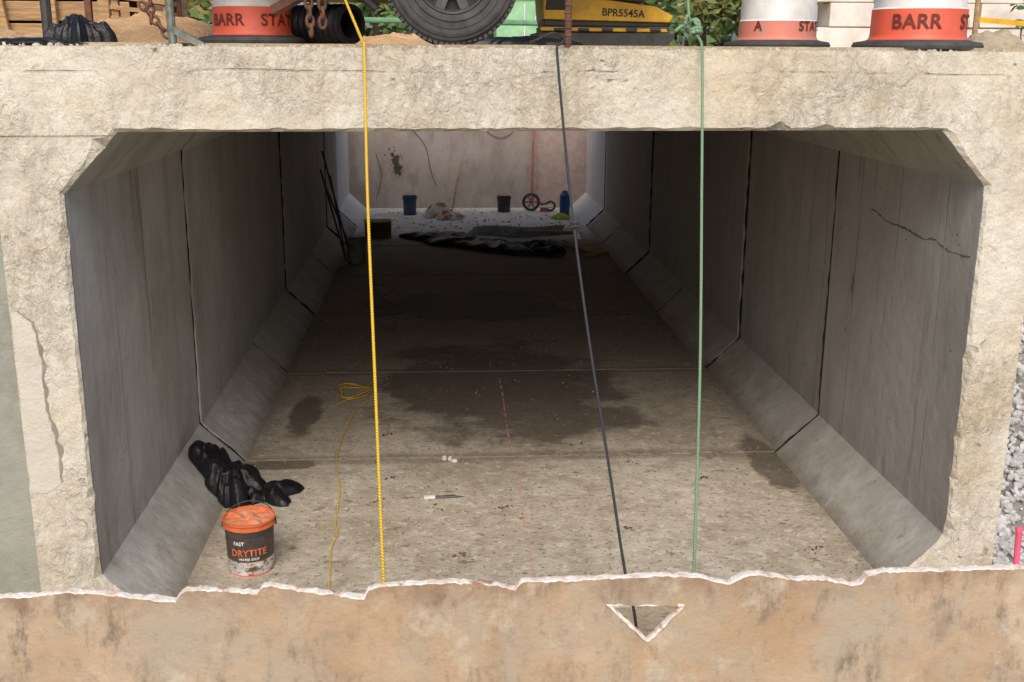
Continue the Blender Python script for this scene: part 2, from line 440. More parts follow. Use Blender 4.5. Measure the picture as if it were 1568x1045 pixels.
def wavy_strip(name, left, right, y, mat, th=.004):
    n = len(left); V = []; F = []
    for (xl, zl), (xr, zr) in zip(left, right):
        V += [(xl, front_y(xl) - y, zl), (xr, front_y(xr) - y, zr), (xl, front_y(xl) + .01, zl), (xr, front_y(xr) + .01, zr)]
    for i in range(n - 1):
        a, b = i * 4, i * 4 + 4
        F += [(a, a + 1, b + 1, b), (a, b, b + 2, a + 2), (a + 1, a + 3, b + 3, b + 1)]
    F += [(0, 2, 3, 1), (4 * n - 4, 4 * n - 3, 4 * n - 1, 4 * n - 2)]
    return make_obj(name, V, F, [mat])
N = 60
zl = [1.63 - (1.63 - .74) * i / N for i in range(N + 1)]
def rb(i):
    s = i / N
    b = -1.90 + .02 * min(1, s * 3) + .035 * min(1, max(0, s - .2) * 2)
    if s < .06: b -= .05 * (1 - s / .06)
    if s > .95: b -= .06 * (s - .95) / .05
    return b + .012 * noise.noise(Vector((0, 0, zl[i] * 9))) + .006 * noise.noise(Vector((0, 7, zl[i] * 30))) + .010 * math.sin(s * 9)
def lb(i):
    return XL - TH + .006 + .01 * abs(noise.noise(Vector((1, 0, zl[i] * 12))))
parts.append(wavy_strip('mortar_patch', [(lb(i), z) for i, z in enumerate(zl)], [(rb(i), z) for i, z in enumerate(zl)], .003, M_patch))
parts.append(wavy_strip('patch_groove', [(rb(i) + .001, z + .01) for i, z in enumerate(zl)], [(rb(i) + .008 + .04 * abs(noise.noise(Vector((3, 0, z * 10)))), z + .01) for i, z in enumerate(zl)], .0015, M_groove))
g = Geo()
pts = [(XR - .001, 6.71, 1.86), (XR - .001, 6.62, 1.85), (XR - .001, 6.45, 1.82), (XR - .001, 6.2, 1.82), (XR - .001, 5.95, 1.80), (XR - .001, 5.8, 1.82), (XR - .001, 5.65, 1.79), (XR - .001, 5.38, 1.80)]
g.tube([(p[0] + .0035, p[1] + random.uniform(-.008, .008), p[2] + random.uniform(-.004, .004)) for p in smooth_path(pts, 7)], .006, 6, 0, jit=.5)
parts.append(g.obj('wall_crack', [M_crack]))
g = Geo()
y = 5.5
while y < 9.4:
    L = random.uniform(.02, .12); xx = .49 + .006 * math.sin(y * 3)
    w = random.uniform(.004, .011); zc = .0035 if y < 7.3 else .0012
    if abs(y - 7.37) > .15:
        g.add([(xx - w, y, zc), (xx + w, y, zc), (xx + w * .7, y + L, zc), (xx - w * .7, y + L, zc)], [(0, 1, 2, 3)])
    y += L + random.uniform(.0, .10)
parts.append(g.obj('chalk_line', [simple('pink_chalk', lin((204, 140, 126)), lin((184, 156, 138)), scale=30, rough=.9)]))
group('concrete_box_culvert', parts)

# ------------------------------------------------------------------ far bulkhead
t = NT('bulkhead_face')
col = t.mix(t.ramp(t.noise(1.3, 6, .65), .3, .7), lin((178, 167, 158)), lin((154, 141, 132)))
col = t.mix(t.math('MULTIPLY', t.ramp(t.noise(4, 7, .75, t.mapping((1, 1, .4))), .48, .66), .65), col, lin((132, 117, 106)))
col = t.mix(t.ramp(t.noise(9, 5, .7), .64, .72, 0, .7), col, lin((96, 80, 68)))
t.color(col); t.rough(.85); n1 = t.bump(t.noise(4, 5), .4, .03); t.bump(t.noise(50, 3), .4, .006, n1)
M_bulk = t.mat
g = Geo(); g.box(((XL + 1.74) / 2 - .15, DW + .1, 1.35), (1.74 - XL + .3, .12, 3.0))
g.box((2.55, DW + .14, 1.35), (1.6, .1, 3.0), 1)
g.box((1.74, DW + .03, 1.35), (.04, .03, 3.0), 1)
a1 = g.obj('sheets', [M_bulk, simple('pinkish_sheet', lin((180, 158, 149)), lin((158, 138, 129)), rough=.8)])
V = []; F = []
def splat(cx, cz, r, sd):
    o = len(V); n = 48; V.append((cx, DW + .034, cz))
    for k in range(n):
        a = 2 * math.pi * k / n
        rr = r * (1 + .7 * noise.noise(Vector((math.cos(a) * 1.8, math.sin(a) * 1.8, sd))) + .35 * noise.noise(Vector((math.cos(a) * 7, math.sin(a) * 7, sd))))
        V.append((cx + math.cos(a) * rr * .8, DW + .036, cz + math.sin(a) * rr * 1.2))
    for k in range(n): F.append((o, o + 1 + k, o + 1 + (k + 1) % n))
splat(-.84, .86, .08, 1); splat(-.80, .72, .075, 2.5); splat(-.90, .97, .04, 4); splat(-.76, .62, .03, 5.5)
for k in range(40): splat(-.83 + random.gauss(0, .08), .8 + random.gauss(0, .12), random.uniform(.004, .016), k * 1.7 + 10)
a2 = make_obj('tar_splotch', V, F, [M_dark])
g = Geo()
g.tube(smooth_path([(-.6, DW + .03, 1.5), (-.3, DW + .02, 1.15), (-.2, DW + .02, .7), (-.1, DW + .02, .4)], 5), .005, 5)
g.tube(smooth_path([(-1.2, DW + .03, 1.0), (-1.1, DW + .02, .6), (-1.2, DW + .02, .2)], 5), .005, 5)
g.tube(smooth_path([(.6, DW + .03, 1.7), (.9, DW + .02, 1.35), (1.2, DW + .02, 1.3), (1.5, DW + .02, 1.6)], 5), .005, 5)
a3 = g.obj('hanging_roots', [M_dark])
group('steel_bulkhead', [a1, a2, a3])

# ------------------------------------------------------------------ ground
xs_ = [-300, -60, -20, -5, XL - TH - .012, XL - .01, XR + .01, XR + TH + .012, 6, 20, 60, 300]
ys_ = [-200, -30, -6, 5.55, 7.0, DR + .02, DW + .2, 24, 40, 80, 400]
ZG = 2.835
V = []; F = []
def inhole(x, y):
    if -5 < x < XR + TH and -6 < y < 5.55: return True
    if XR + TH < x < 6 and -6 < y < 7.0: return True
    if XL < x < XR and DR < y < DW + .2: return True
    return False
for i in range(len(xs_) - 1):
    for j in range(len(ys_) - 1):
        x0, x1, y0, y1 = xs_[i], xs_[i + 1], ys_[j], ys_[j + 1]
        if inhole((x0 + x1) / 2, (y0 + y1) / 2): continue
        o = len(V); V += [(x0, y0, ZG), (x1, y0, ZG), (x1, y1, ZG), (x0, y1, ZG)]; F.append((o, o + 1, o + 2, o + 3))
def quad(a, b, c, d):
    o = len(V); V.extend([a, b, c, d]); F.append((o, o + 1, o + 2, o + 3))
zb = -.035
quad((-5, -6, zb), (6, -6, zb), (6, 7, zb), (-5, 7, zb))
quad((-5, -6, zb), (-5, 5.55, zb), (-5, 5.55, ZG), (-5, -6, ZG))
quad((6, -6, zb), (6, 7, zb), (6, 7, ZG), (6, -6, ZG))
quad((-5, -6, zb), (6, -6, zb), (6, -6, ZG), (-5, -6, ZG))
quad((-5, 5.55, zb), (XL - TH, 5.55, zb), (XL - TH, 5.55, ZG), (-5, 5.55, ZG))
quad((XL - TH - .01, 5.55, 2.6), (XR + TH + .01, 5.55, 2.6), (XR + TH + .01, 5.55, ZG), (XL - TH - .01, 5.55, ZG))
make_obj('ground', V, F, [M_ground], recalc=False)

g = Geo(); g.box((-3.515, 5.22, 1.36), (2.99, .14, 2.79)); g.box((-2.0, 5.32, 1.36), (.028, .06, 2.78), 1)
g.obj('concrete_wing_wall', [M_greyconc, M_joint], bevel=.008)

def stone_mesh(name, pts, mat, smin, smax, flat=.7, levels=1):
    bm = bmesh.new(); bmesh.ops.create_icosphere(bm, subdivisions=levels, radius=1)
    bv = [v.co.copy() for v in bm.verts]; bf = [[v.index for v in f.verts] for f in bm.faces]; bm.free()
    V = []; F = []
    for p in pts:
        s = random.uniform(smin, smax); o = len(V)
        R = Matrix.Rotation(random.uniform(0, 6.28), 3, Vector((random.gauss(0, 1), random.gauss(0, 1), random.gauss(0, 1))).normalized())
        sc = Vector((random.uniform(.7, 1.3), random.uniform(.6, 1.1), random.uniform(.5, .9) * flat / .7)) * s
        for v in bv:
            w = Vector((v.x * sc.x, v.y * sc.y, v.z * sc.z)) * random.uniform(.82, 1.12)
            V.append(tuple(R @ w + Vector(p)))
        F += [[i + o for i in f] for f in bf]
    return make_obj(name, V, F, [mat], recalc=False)
bank = lambda x, y: max(.04, .04 + 1.5 * (y - 5.27))
V = []; F = []; nx, ny = 30, 40
for i in range(nx + 1):
    for j in range(ny + 1):
        x = XR + TH + .005 + (6 - XR - TH - .005) * i / nx; y = 4.7 + 2.3 * j / ny
        V.append((x, y, -.04 if j == 0 else min(ZG - .01, bank(x, y) + .03 * noise.noise(Vector((x * 4, y * 4, 0))) - .01)))
F = [(i * (ny + 1) + j, (i + 1) * (ny + 1) + j, (i + 1) * (ny + 1) + j + 1, i * (ny + 1) + j + 1) for i in range(nx) for j in range(ny)]
b0 = make_obj('bank_base', V, F, [simple('gravel_fines', lin((140, 136, 130)), lin((100, 97, 92)), rough=.95)], recalc=False)
P = []
for _ in range(5000):
    x = XR + TH + .02 + random.random() ** 1.6 * 1.5; y = random.uniform(4.75, 6.95)
    P.append((x, y, bank(x, y) + random.uniform(-.005, .025)))
b1 = stone_mesh('stones', P, M_gravel, .012, .034)
group('gravel_bank', [b0, b1])
g = Geo(); g.tube([(3.03, 5.14, .03), (3.05, 5.2, .34)], .016, 8); g.tube([(3.05, 5.2, .34), (3.052, 5.21, .37)], .02, 8)
g.obj('pink_survey_stake', [simple('pink_paint', lin((232, 96, 130)), lin((210, 80, 110)), rough=.6)])

# ------------------------------------------------------------------ foreground plate
prof_px = [(-220, 918), (-120, 914), (0, 912), (50, 910), (100, 903), (150, 906), (200, 913), (258, 919), (266, 906), (275, 900), (330, 901), (380, 906), (388, 895), (400, 892), (440, 901), (500, 908), (538, 916), (545, 900), (560, 894), (620, 890), (680, 887), (740, 892), (768, 900), (778, 886), (850, 884), (920, 880), (1000, 876), (1050, 878), (1085, 888), (1100, 890), (1120, 876), (1150, 874), (1190, 882), (1250, 883), (1290, 892), (1308, 890), (1316, 876), (1340, 869), (1420, 868), (1500, 865), (1568, 863), (1700, 862), (1800, 860)]
prof = []
for px, py in prof_px:
    X = -1.48 + px * .002235 if px < 1000 else .755 + (px - 1000) * .002245
    Z = 1.022 + (915 - (px - 260) * .026 - py) * .0022
    prof.append((X, Z))
fine = []
for i in range(len(prof) - 1):
    (a, b), (c, d) = prof[i], prof[i + 1]; k = max(2, int((c - a) / .01))
    for q in range(k):
        s = q / k; x = a + (c - a) * s
        fine.append((x, b + (d - b) * s + .005 * noise.noise(Vector((x * 30, 0, 0))) + .004 * noise.noise(Vector((x * 90, 4, 0)))))
fine.append(prof[-1])
cu = bpy.data.curves.new('plate', 'CURVE'); cu.dimensions = '2D'; cu.fill_mode = 'BOTH'; cu.extrude = .014
def spl(pts):
    s = cu.splines.new('POLY'); s.points.add(len(pts) - 1); s.use_cyclic_u = True
    for p, (x, y) in zip(s.points, pts): p.co = (x, y, 0, 1)
spl([(fine[0][0], -.03)] + fine + [(fine[-1][0], -.03)])
TRI = [(.555, .962), (.82, .952), (.70, .82)]
def tri_edge(a, b, n=14):
    return [(a[0] + (b[0] - a[0]) * s / n + random.uniform(-.0025, .0025), a[1] + (b[1] - a[1]) * s / n + random.uniform(-.0025, .0025)) for s in range(n)]
TP = tri_edge(TRI[0], TRI[1]) + tri_edge(TRI[1], TRI[2]) + tri_edge(TRI[2], TRI[0])
spl(TP[::-1])
co = bpy.data.objects.new('tmp', cu); COL.objects.link(co)
bpy.context.view_layer.update()
dg = bpy.context.evaluated_depsgraph_get()
me = bpy.data.meshes.new_from_object(co.evaluated_get(dg))
bpy.data.objects.remove(co)
me.transform(Matrix.Translation((0, 3.4, 0)) @ Matrix.Rotation(math.pi / 2, 4, 'X'))
me.materials.clear(); me.materials.append(M_plate); me.materials.append(M_lip)
for p in me.polygons: p.material_index = 0 if abs(p.normal.y) > .7 else 1
face = bpy.data.objects.new('plate_face', me); COL.objects.link(face)
def bead(g, pts, yc, wy, wz, sd, n=10):
    V = []; F = []
    for i, (x, z) in enumerate(pts):
        a_ = wy * (1 + .6 * noise.noise(Vector((x * 14, z * 14, sd))) + .4 * noise.noise(Vector((x * 50, z * 50, sd)))); b_ = wz * (1 + .9 * noise.noise(Vector((x * 28, z * 28, sd + 4))))
        t0 = pts[max(i - 1, 0)]; t1 = pts[min(i + 1, len(pts) - 1)]; tx, tz = t1[0] - t0[0], t1[1] - t0[1]; l = math.hypot(tx, tz) or 1
        nx_, nz_ = -tz / l, tx / l
        for k in range(n):
            an = 2 * math.pi * k / n
            sx = math.copysign(abs(math.cos(an)) ** .6, math.cos(an)); sy = math.copysign(abs(math.sin(an)) ** .8, math.sin(an))
            V.append((x + nx_ * b_ * sy, yc + a_ * sx + .003 * noise.noise(Vector((x * 60, k, sd))), z + nz_ * b_ * sy))
    m = len(pts)
    for i in range(m - 1):
        for k in range(n): F.append((i * n + k, i * n + (k + 1) % n, (i + 1) * n + (k + 1) % n, (i + 1) * n + k))
    F.append(tuple(range(n))); F.append(tuple(range((m - 1) * n, m * n)))
    g.add(V, F)
g = Geo()
bead(g, fine, 3.403, .017, .003, 1)
lp = TP + TP[:2]
bead(g, lp[13:], 3.393, .014, .0055, 5); bead(g, lp[:15], 3.399, .012, .003, 6)
lip = g.obj('cut_edge_slag', [M_lip], smooth=False)
group('rusted_trench_plate', [face, lip])

# ------------------------------------------------------------------ ropes
def rope(name, pts, r, mat, extra=None):
    g = Geo(); g.tube(smooth_path(pts, 14), r, 8)
    if extra:
        for e, rr in extra: g.tube(smooth_path(e, 8), rr, 8)
    return g.obj(name, [mat], smooth=True)
def ring(c, R, n=10, tilt=(0, 0, 1), turns=1.0, rise=0.0, ph=0):
    c = Vector(c); t_ = Vector(tilt).normalized(); a = t_.orthogonal().normalized(); b = t_.cross(a)
    return [c + a * R * math.cos(ph + 2 * math.pi * turns * i / n) + b * R * math.sin(ph + 2 * math.pi * turns * i / n) + t_ * rise * i / n for i in range(n + 1)]
rope('yellow_rope', [(-.62, 6.2, 3.4), (-.50, 5.8, 3.12), (-.385, 5.35, 2.90), (-.345, 5.13, 2.832), (-.338, 5.085, 2.78), (-.322, 4.8, 2.2), (-.286, 4.4, 1.53), (-.24, 3.9, .81), (-.21, 3.75, .4), (-.2, 3.7, -.02)], .0066, M_ryel)
rope('black_rope', [(.60, 5.46, 2.86), (.55, 5.25, 2.835), (.53, 5.13, 2.835), (.53, 5.09, 2.76), (.55, 4.9, 2.4), (.573, 4.7, 2.06), (.62, 4.45, 1.6), (.675, 4.2, 1.16), (.72, 4.0, .79), (.755, 3.9, .6), (.78, 3.8, .2), (.78, 3.8, -.02)], .006, M_rblk,
     [(ring((.573, 4.7, 2.06), .012, 14, (.1, .3, 1), 2, .03), .008), (ring((.575, 4.7, 2.02), .010, 14, (1, .3, .2), 1.5, .02), .007),
      ([(.60, 5.46, 2.86), (.54, 5.40, 2.89), (.46, 5.36, 2.86), (.42, 5.3, 2.845)], .006)])
rope('green_rope', [(1.21, 5.55, 3.35), (1.20, 5.5, 3.1), (1.19, 5.36, 2.93), (1.205, 5.24, 2.87), (1.205, 5.17, 2.835), (1.203, 5.13, 2.75), (1.16, 4.85, 2.25), (1.09, 4.42, 1.5), (1.004, 4.0, .784), (.97, 3.85, .4), (.96, 3.8, -.02)], .0066, M_rgrn,
     [(ring((1.185, 5.33, 2.90), .026, 14, (.2, 1, .3), 2, .03), .010), (ring((1.19, 5.31, 2.93), .022, 14, (1, .4, .2), 2, .03), .010), (ring((1.2, 5.28, 2.885), .024, 14, (0, .3, 1), 2, .03), .010),
      ([(1.185, 5.33, 2.91), (1.14, 5.3, 2.925), (1.10, 5.28, 2.90)], .008), ([(1.19, 5.33, 2.93), (1.16, 5.3, 2.97), (1.15, 5.3, 2.93)], .008)])
pth = [(-.62, 5.2, .006), (-.63, 5.47, .006), (-.66, 5.9, .006), (-.645, 6.1, .006), (-.67, 6.28, .006), (-.69, 6.8, .006), (-.76, 7.30, .006), (-.765, 7.62, .006), (-.74, 8.1, .006), (-.70, 8.5, .006), (-.60, 8.75, .006), (-.62, 9.0, .008)]
coil = []
for i in range(40):
    a = i * .42; R = .12 + .02 * math.sin(i * 1.3)
    coil.append(Vector((-.77 + .02 * math.sin(i) + math.cos(a) * R * 1.0, 8.93 + math.sin(a) * R * 1.5 + .03 * math.cos(i * .7), .006 + .0005 * i)))
rope('yellow_cord', pth, .004, M_ryel, [(coil, .004), ([(-.88, 8.6, .006), (-.72, 8.85, .01), (-.63, 9.2, .01), (-.61, 9.5, .006), (-.66, 9.75, .006)], .004)])

# ------------------------------------------------------------------ text on cylinders
def cyl_text(name, text, size, c, R, z, ang, mat, sx=1.0):
    cu = bpy.data.curves.new(name, 'FONT'); cu.body = text; cu.size = size; cu.align_x = 'CENTER'; cu.offset = size * .02
    cu.space_character = 1.05
    o = bpy.data.objects.new('t', cu); COL.objects.link(o); bpy.context.view_layer.update()
    me = bpy.data.meshes.new_from_object(o.evaluated_get(bpy.context.evaluated_depsgraph_get()))
    bpy.data.objects.remove(o)
    for v in me.vertices:
        a = v.co.x * sx / R + ang
        zz = v.co.y
        v.co = (c[0] + math.sin(a) * R, c[1] - math.cos(a) * R, z + zz)
    me.materials.clear(); me.materials.append(mat)
    ob = bpy.data.objects.new(name, me); COL.objects.link(ob); return ob

# ------------------------------------------------------------------ traffic drums
def drum(loc, rot=0.0, faded=False, texts=(), R=.245, top=.222):
    g = Geo()
    b = top
    pr = [(.001, .0), (.325, .0), (.33, .015), (.32, .032), (R + .025, .04), (R + .008, .045), (R, .055), (R - .004, .07), (R - .006, b - .008), (R - .014, b), (R - .016, .39), (R - .024, .40), (R - .026, .56), (R - .034, .57), (R - .036, .72), (R - .044, .73), (R - .046, .88), (R - .055, .90), (R - .10, .93), (.001, .935)]
    mi = [0, 0, 0, 0, 0, 1, 1, 1, 2, 2, 1, 1, 2, 2, 1, 1, 1, 1, 1]
    g.lathe(pr, n=48, mis=mi)
    g.box((-.05, 0, .97), (.02, .03, .09), 1); g.box((.05, 0, .97), (.02, .03, .09), 1); g.box((0, 0, 1.02), (.12, .03, .02), 1)
    b_ = g.obj('drum_body', [M_rubber, M_orange2 if faded else M_orange, M_white], smooth=False)
    for p in b_.data.polygons: p.use_smooth = True
    md = b_.modifiers.new('e', 'EDGE_SPLIT'); md.split_angle = math.radians(25)
    ps = [b_]
    for i, (tx, a, s) in enumerate(texts):
        ps.append(cyl_text('lettering_%d' % i, tx, s, (0, 0), R + .0005, .10, math.radians(a), M_txt))
    return group('traffic_drum', ps, loc, rot)
drum((-1.13, 7.0, ZG + .01), texts=[('BARR', -31, .095), ('STATE', 52, .095)], top=.215)
drum((2.12, 7.05, ZG + .005), faded=True, texts=[('A', -45, .08), ('STATE', 42, .08)], top=.165)
drum((2.50, 5.82, ZG - .005), texts=[('BARR', -26, .10), ('STATE', 66, .10)], top=.205)

# ------------------------------------------------------------------ trailer with wheel
def wheel_parts(c, name):
    g = Geo(); R = .345
    pr = [(.19, .0), (.195, -.02), (.23, -.035), (.29, -.04), (.322, -.03), (.338, -.01), (R - .004, .02), (R - .006, .10), (R - .004, .18), (.338, .21), (.316, .235), (.23, .24), (.19, .22)]
    g.lathe(pr, c, 72, 'Y')
    for rr in (.225, .262, .30): g.lathe([(rr, -.034), (rr + .003, -.0415), (rr + .006, -.034)], c, 60, 'Y')
    for i in range(72):
        a = 2 * math.pi * i / 72
        for yy, off in ((.005, 0), (.065, .5), (.125, 0), (.19, .5)):
            aa = a + off * 2 * math.pi / 72
            g.box((c[0] + math.cos(aa) * (R - .003), c[1] + yy, c[2] + math.sin(aa) * (R - .003)), (.016, .045, .022), 0, Matrix.Rotation(-aa, 3, 'Y'))
    t1 = g.obj(name + '_tyre', [M_rubber], smooth=False)
    g = Geo()
    g.lathe([(.195, -.012), (.19, -.024), (.18, -.015), (.172, .02), (.165, .05)], c, 48, 'Y')
    g.lathe([(.001, .0), (.05, .0), (.055, .012), (.085, .018), (.095, .03)], c, 32, 'Y')
    for i in range(8):
        a = 2 * math.pi * i / 8 + .39
        g.box((c[0] + math.cos(a) * .13, c[1] + .03, c[2] + math.sin(a) * .13), (.10, .012, .05), 0, Matrix.Rotation(-a, 3, 'Y'))
    for i in range(5):
        a = 2 * math.pi * i / 5 + .3
        g.lathe([(.001, -.012), (.009, -.01), (.01, .02)], (c[0] + math.cos(a) * .066, c[1], c[2] + math.sin(a) * .066), 8, 'Y')
    g.lathe([(.001, .09), (.18, .09)], c, 24, 'Y', [1])
    t2 = g.obj(name + '_rim', [simple('rim_steel', (.11, .11, .115), (.06, .055, .05), rough=.45, metal=.4), M_black])
    return [t1, t2]
WZ = ZG + .345
ps = wheel_parts((.065, 5.93, WZ), 'near_wheel') + wheel_parts((.065, 7.55, WZ), 'far_wheel')
g = Geo()
g.tube([(.065, 6.0, WZ), (.065, 7.6, WZ)], .03, 10)
g.box((-.1, 6.35, 3.42), (3.0, .06, .12), 0); g.box((-.1, 7.35, 3.42), (3.0, .06, .12), 0)
for x in (-1.5, -.8, .065, .7, 1.35): g.box((x, 6.85, 3.42), (.06, .96, .1), 0)
g.box((-.1, 6.85, 3.5), (3.0, 1.1, .04), 1)
g.tube(smooth_path([(-.42, 6.35, 3.36), (-.2, 6.35, 3.2), (.065, 6.35, 3.15), (.33, 6.35, 3.2), (.55, 6.35, 3.36)], 5), .022, 6, 0)
arc = [(.065 + math.cos(a) * .43, WZ + math.sin(a) * .43) for a in [math.radians(q) for q in range(5, 176, 10)]]
for i in range(len(arc) - 1):
    (x0, z0), (x1, z1) = arc[i], arc[i + 1]
    g.add([(x0, 5.86, z0), (x1, 5.86, z1), (x1, 6.3, z1), (x0, 6.3, z0)], [(0, 1, 2, 3)], 0)
g.tube([(-1.4, 6.5, 3.4), (-2.4, 6.85, 3.32)], .045, 8, 0); g.tube([(-1.4, 7.2, 3.4), (-2.4, 6.85, 3.32)], .045, 8, 0)
g.tube([(-.30, 6.6, 3.36), (-.95, 6.6, 3.02)], .035, 8, 1); g.tube([(-.75, 6.62, 3.36), (-.36, 6.62, 3.04)], .03, 8, 0)
g.box((-.55, 6.7, 3.10), (.5, .06, .05), 1)
for x in (-1.5, 1.35):
    for y in (6.35, 7.35): g.box((x, y, 3.7), (.05, .05, .45), 0)
g.box((-.1, 6.35, 3.9), (3.0, .04, .05), 0); g.box((-.1, 7.35, 3.9), (3.0, .04, .05), 0)
g.tube([(-2.3, 6.85, 3.32), (-2.3, 6.85, ZG - .01)], .03, 8, 0)
ps.append(g.obj('trailer_frame', [M_dkmetal, M_rust]))
group('utility_trailer', ps)

# ------------------------------------------------------------------ plate compactor
g = Geo()
x0, x1 = .62, 1.44; yc = 7.3
def prism(g, poly, y0, y1, mi):
    n = len(poly); vs = [(x, y0, z) for x, z in poly] + [(x, y1, z) for x, z in poly]
    g.add(vs, [tuple(range(n)), tuple(range(2 * n - 1, n - 1, -1))] + [(k, (k + 1) % n, n + (k + 1) % n, n + k) for k in range(n)], mi)
z = ZG
prism(g, [(x0 - .02, z + .06), (x0 + .04, z + .0), (x1 - .04, z + .0), (x1 + .02, z + .06), (x1 + .02, z + .085), (x0 - .02, z + .085)], yc - .3, yc + .3, 1)
prism(g, [(x0 + .02, z + .085), (x1 - .01, z + .085), (x1 - .01, z + .125), (x0 + .02, z + .125)], yc - .26, yc + .26, 1)
for k in range(6): g.box((x0 + .1 + k * .125, yc - .268, z + .058), (.075, .02, .022), 0)
prism(g, [(x0 + .0, z + .095), (x1 - .02, z + .09), (x1 - .03, z + .112), (x0 + .0, z + .12)], yc - .275, yc - .255, 0)
for k in range(5): g.box((x0 + .12 + k * .15, yc - .276, z + .104), (.07, .012, .02), 1)
prism(g, [(x0 + .03, z + .125), (x1 - .02, z + .125), (x1 + .0, z + .15), (x1 + .0, z + .17), (x0 + .02, z + .18)], yc - .24, yc + .24, 1)
prism(g, [(x0 + .02, z + .165), (x1 - .01, z + .15), (x1 + .01, z + .19), (x1 - .1, z + .245), (x0 + .28, z + .30), (x0 + .14, z + .42), (x0 + .04, z + .42), (x0 + .01, z + .3)], yc - .27, yc + .27, 0)
prism(g, [(x0 + .03, z + .22), (x0 + .20, z + .22), (x0 + .16, z + .38), (x0 + .05, z + .38)], yc - .276, yc - .26, 1)
prism(g, [(x0 + .14, z + .30), (x1 - .16, z + .27), (x1 - .2, z + .40), (x0 + .18, z + .46)], yc - .2, yc + .2, 1)
g.tube([(x0 + .1, yc - .15, z + .4), (x0 - .3, yc - .15, z + .85), (x0 - .35, yc - .15, z + .95)], .02, 8, 1)
g.tube([(x0 + .1, yc + .15, z + .4), (x0 - .3, yc + .15, z + .85), (x0 - .35, yc + .15, z + .95)], .02, 8, 1)
g.tube([(x0 - .35, yc - .15, z + .95), (x0 - .35, yc + .15, z + .95)], .02, 8, 1)
body = g.obj('compactor_body', [M_yel, M_black], bevel=.006)
cu = bpy.data.curves.new('label', 'FONT'); cu.body = 'BPR5545A'; cu.size = .062; cu.offset = .001
lab = bpy.data.objects.new('model_label', cu); COL.objects.link(lab); lab.data.materials.append(M_btxt)
lab.location = (1.0, yc - .274, z + .19); lab.rotation_euler = (math.pi / 2, 0.04, 0)
group('plate_compactor', [body, lab])

# ------------------------------------------------------------------ posts, chains, pipe, clutter on top
g = Geo(); g.tube([(.615, 5.45, 2.80), (.615, 5.45, 3.6)], .017, 10)
for k in range(9): g.lathe([(.017, 0), (.021, .004), (.017, .01)], (.615, 5.45, 2.84 + k * .035), 10)
g.obj('rusty_rebar_post', [M_rust])
g = Geo(); g.tube([(-1.27, 5.5, 2.80), (-1.29, 5.5, 3.6)], .02, 10); g.box((-1.27, 5.5, 2.825), (.1, .1, .014)); g.box((-1.20, 5.5, 2.86), (.16, .03, .03), 0, Matrix.Rotation(.5, 3, 'Y'))
g.obj('steel_post', [M_galv])
def chain(name, a, b, link=.055, r=.0075):
    a, b = Vector(a), Vector(b); n = max(2, int((b - a).length / (link * .72))); g = Geo(); d = (b - a).normalized()
    for i in range(n):
        c = a + (b - a) * (i + .5) / n
        s = d.orthogonal().normalized(); s = Matrix.Rotation(math.pi / 2 * (i % 2) + .4, 3, d) @ s
        pts = [c + d * math.cos(q) * link * .5 + s * math.sin(q) * link * .3 for q in [2 * math.pi * k / 12 for k in range(13)]]
        g.tube(pts, r, 6, caps=False)
    return g.obj(name, [M_rust], smooth=True)
chain('rusty_chain', (-1.37, 5.6, 3.5), (-1.39, 5.6, 2.93)); chain('rusty_chain', (-1.44, 5.62, 3.02), (-1.30, 5.56, 2.86))
chain('rusty_chain', (-.60, 5.9, 3.6), (-.60, 5.9, 2.92), .06, .009); chain('rusty_chain', (-.70, 5.92, 3.6), (-.66, 5.9, 2.88), .06, .009)
g = Geo()
cx = Vector((-.52, 6.75, 2.955)); dr_ = Vector((-.75, .66, 0)).normalized()
s_ = Vector((dr_.y, -dr_.x, 0)); up_ = Vector((0, 0, 1))
vs = []; fs = []; rings_ = [(.5, .085), (0, .085), (0, .115)] + [(i * .025, .118 if i % 2 else .108) for i in range(1, 40)]
for d_, r_ in rings_:
    for k in range(28):
        a = 2 * math.pi * k / 28; vs.append(cx + dr_ * d_ + s_ * math.cos(a) * r_ + up_ * math.sin(a) * r_)
for i in range(len(rings_) - 1):
    for k in range(28): fs.append((i * 28 + k, i * 28 + (k + 1) % 28, (i + 1) * 28 + (k + 1) % 28, (i + 1) * 28 + k))
g.add(vs, fs); g.obj('black_drain_pipe', [M_blackpl])

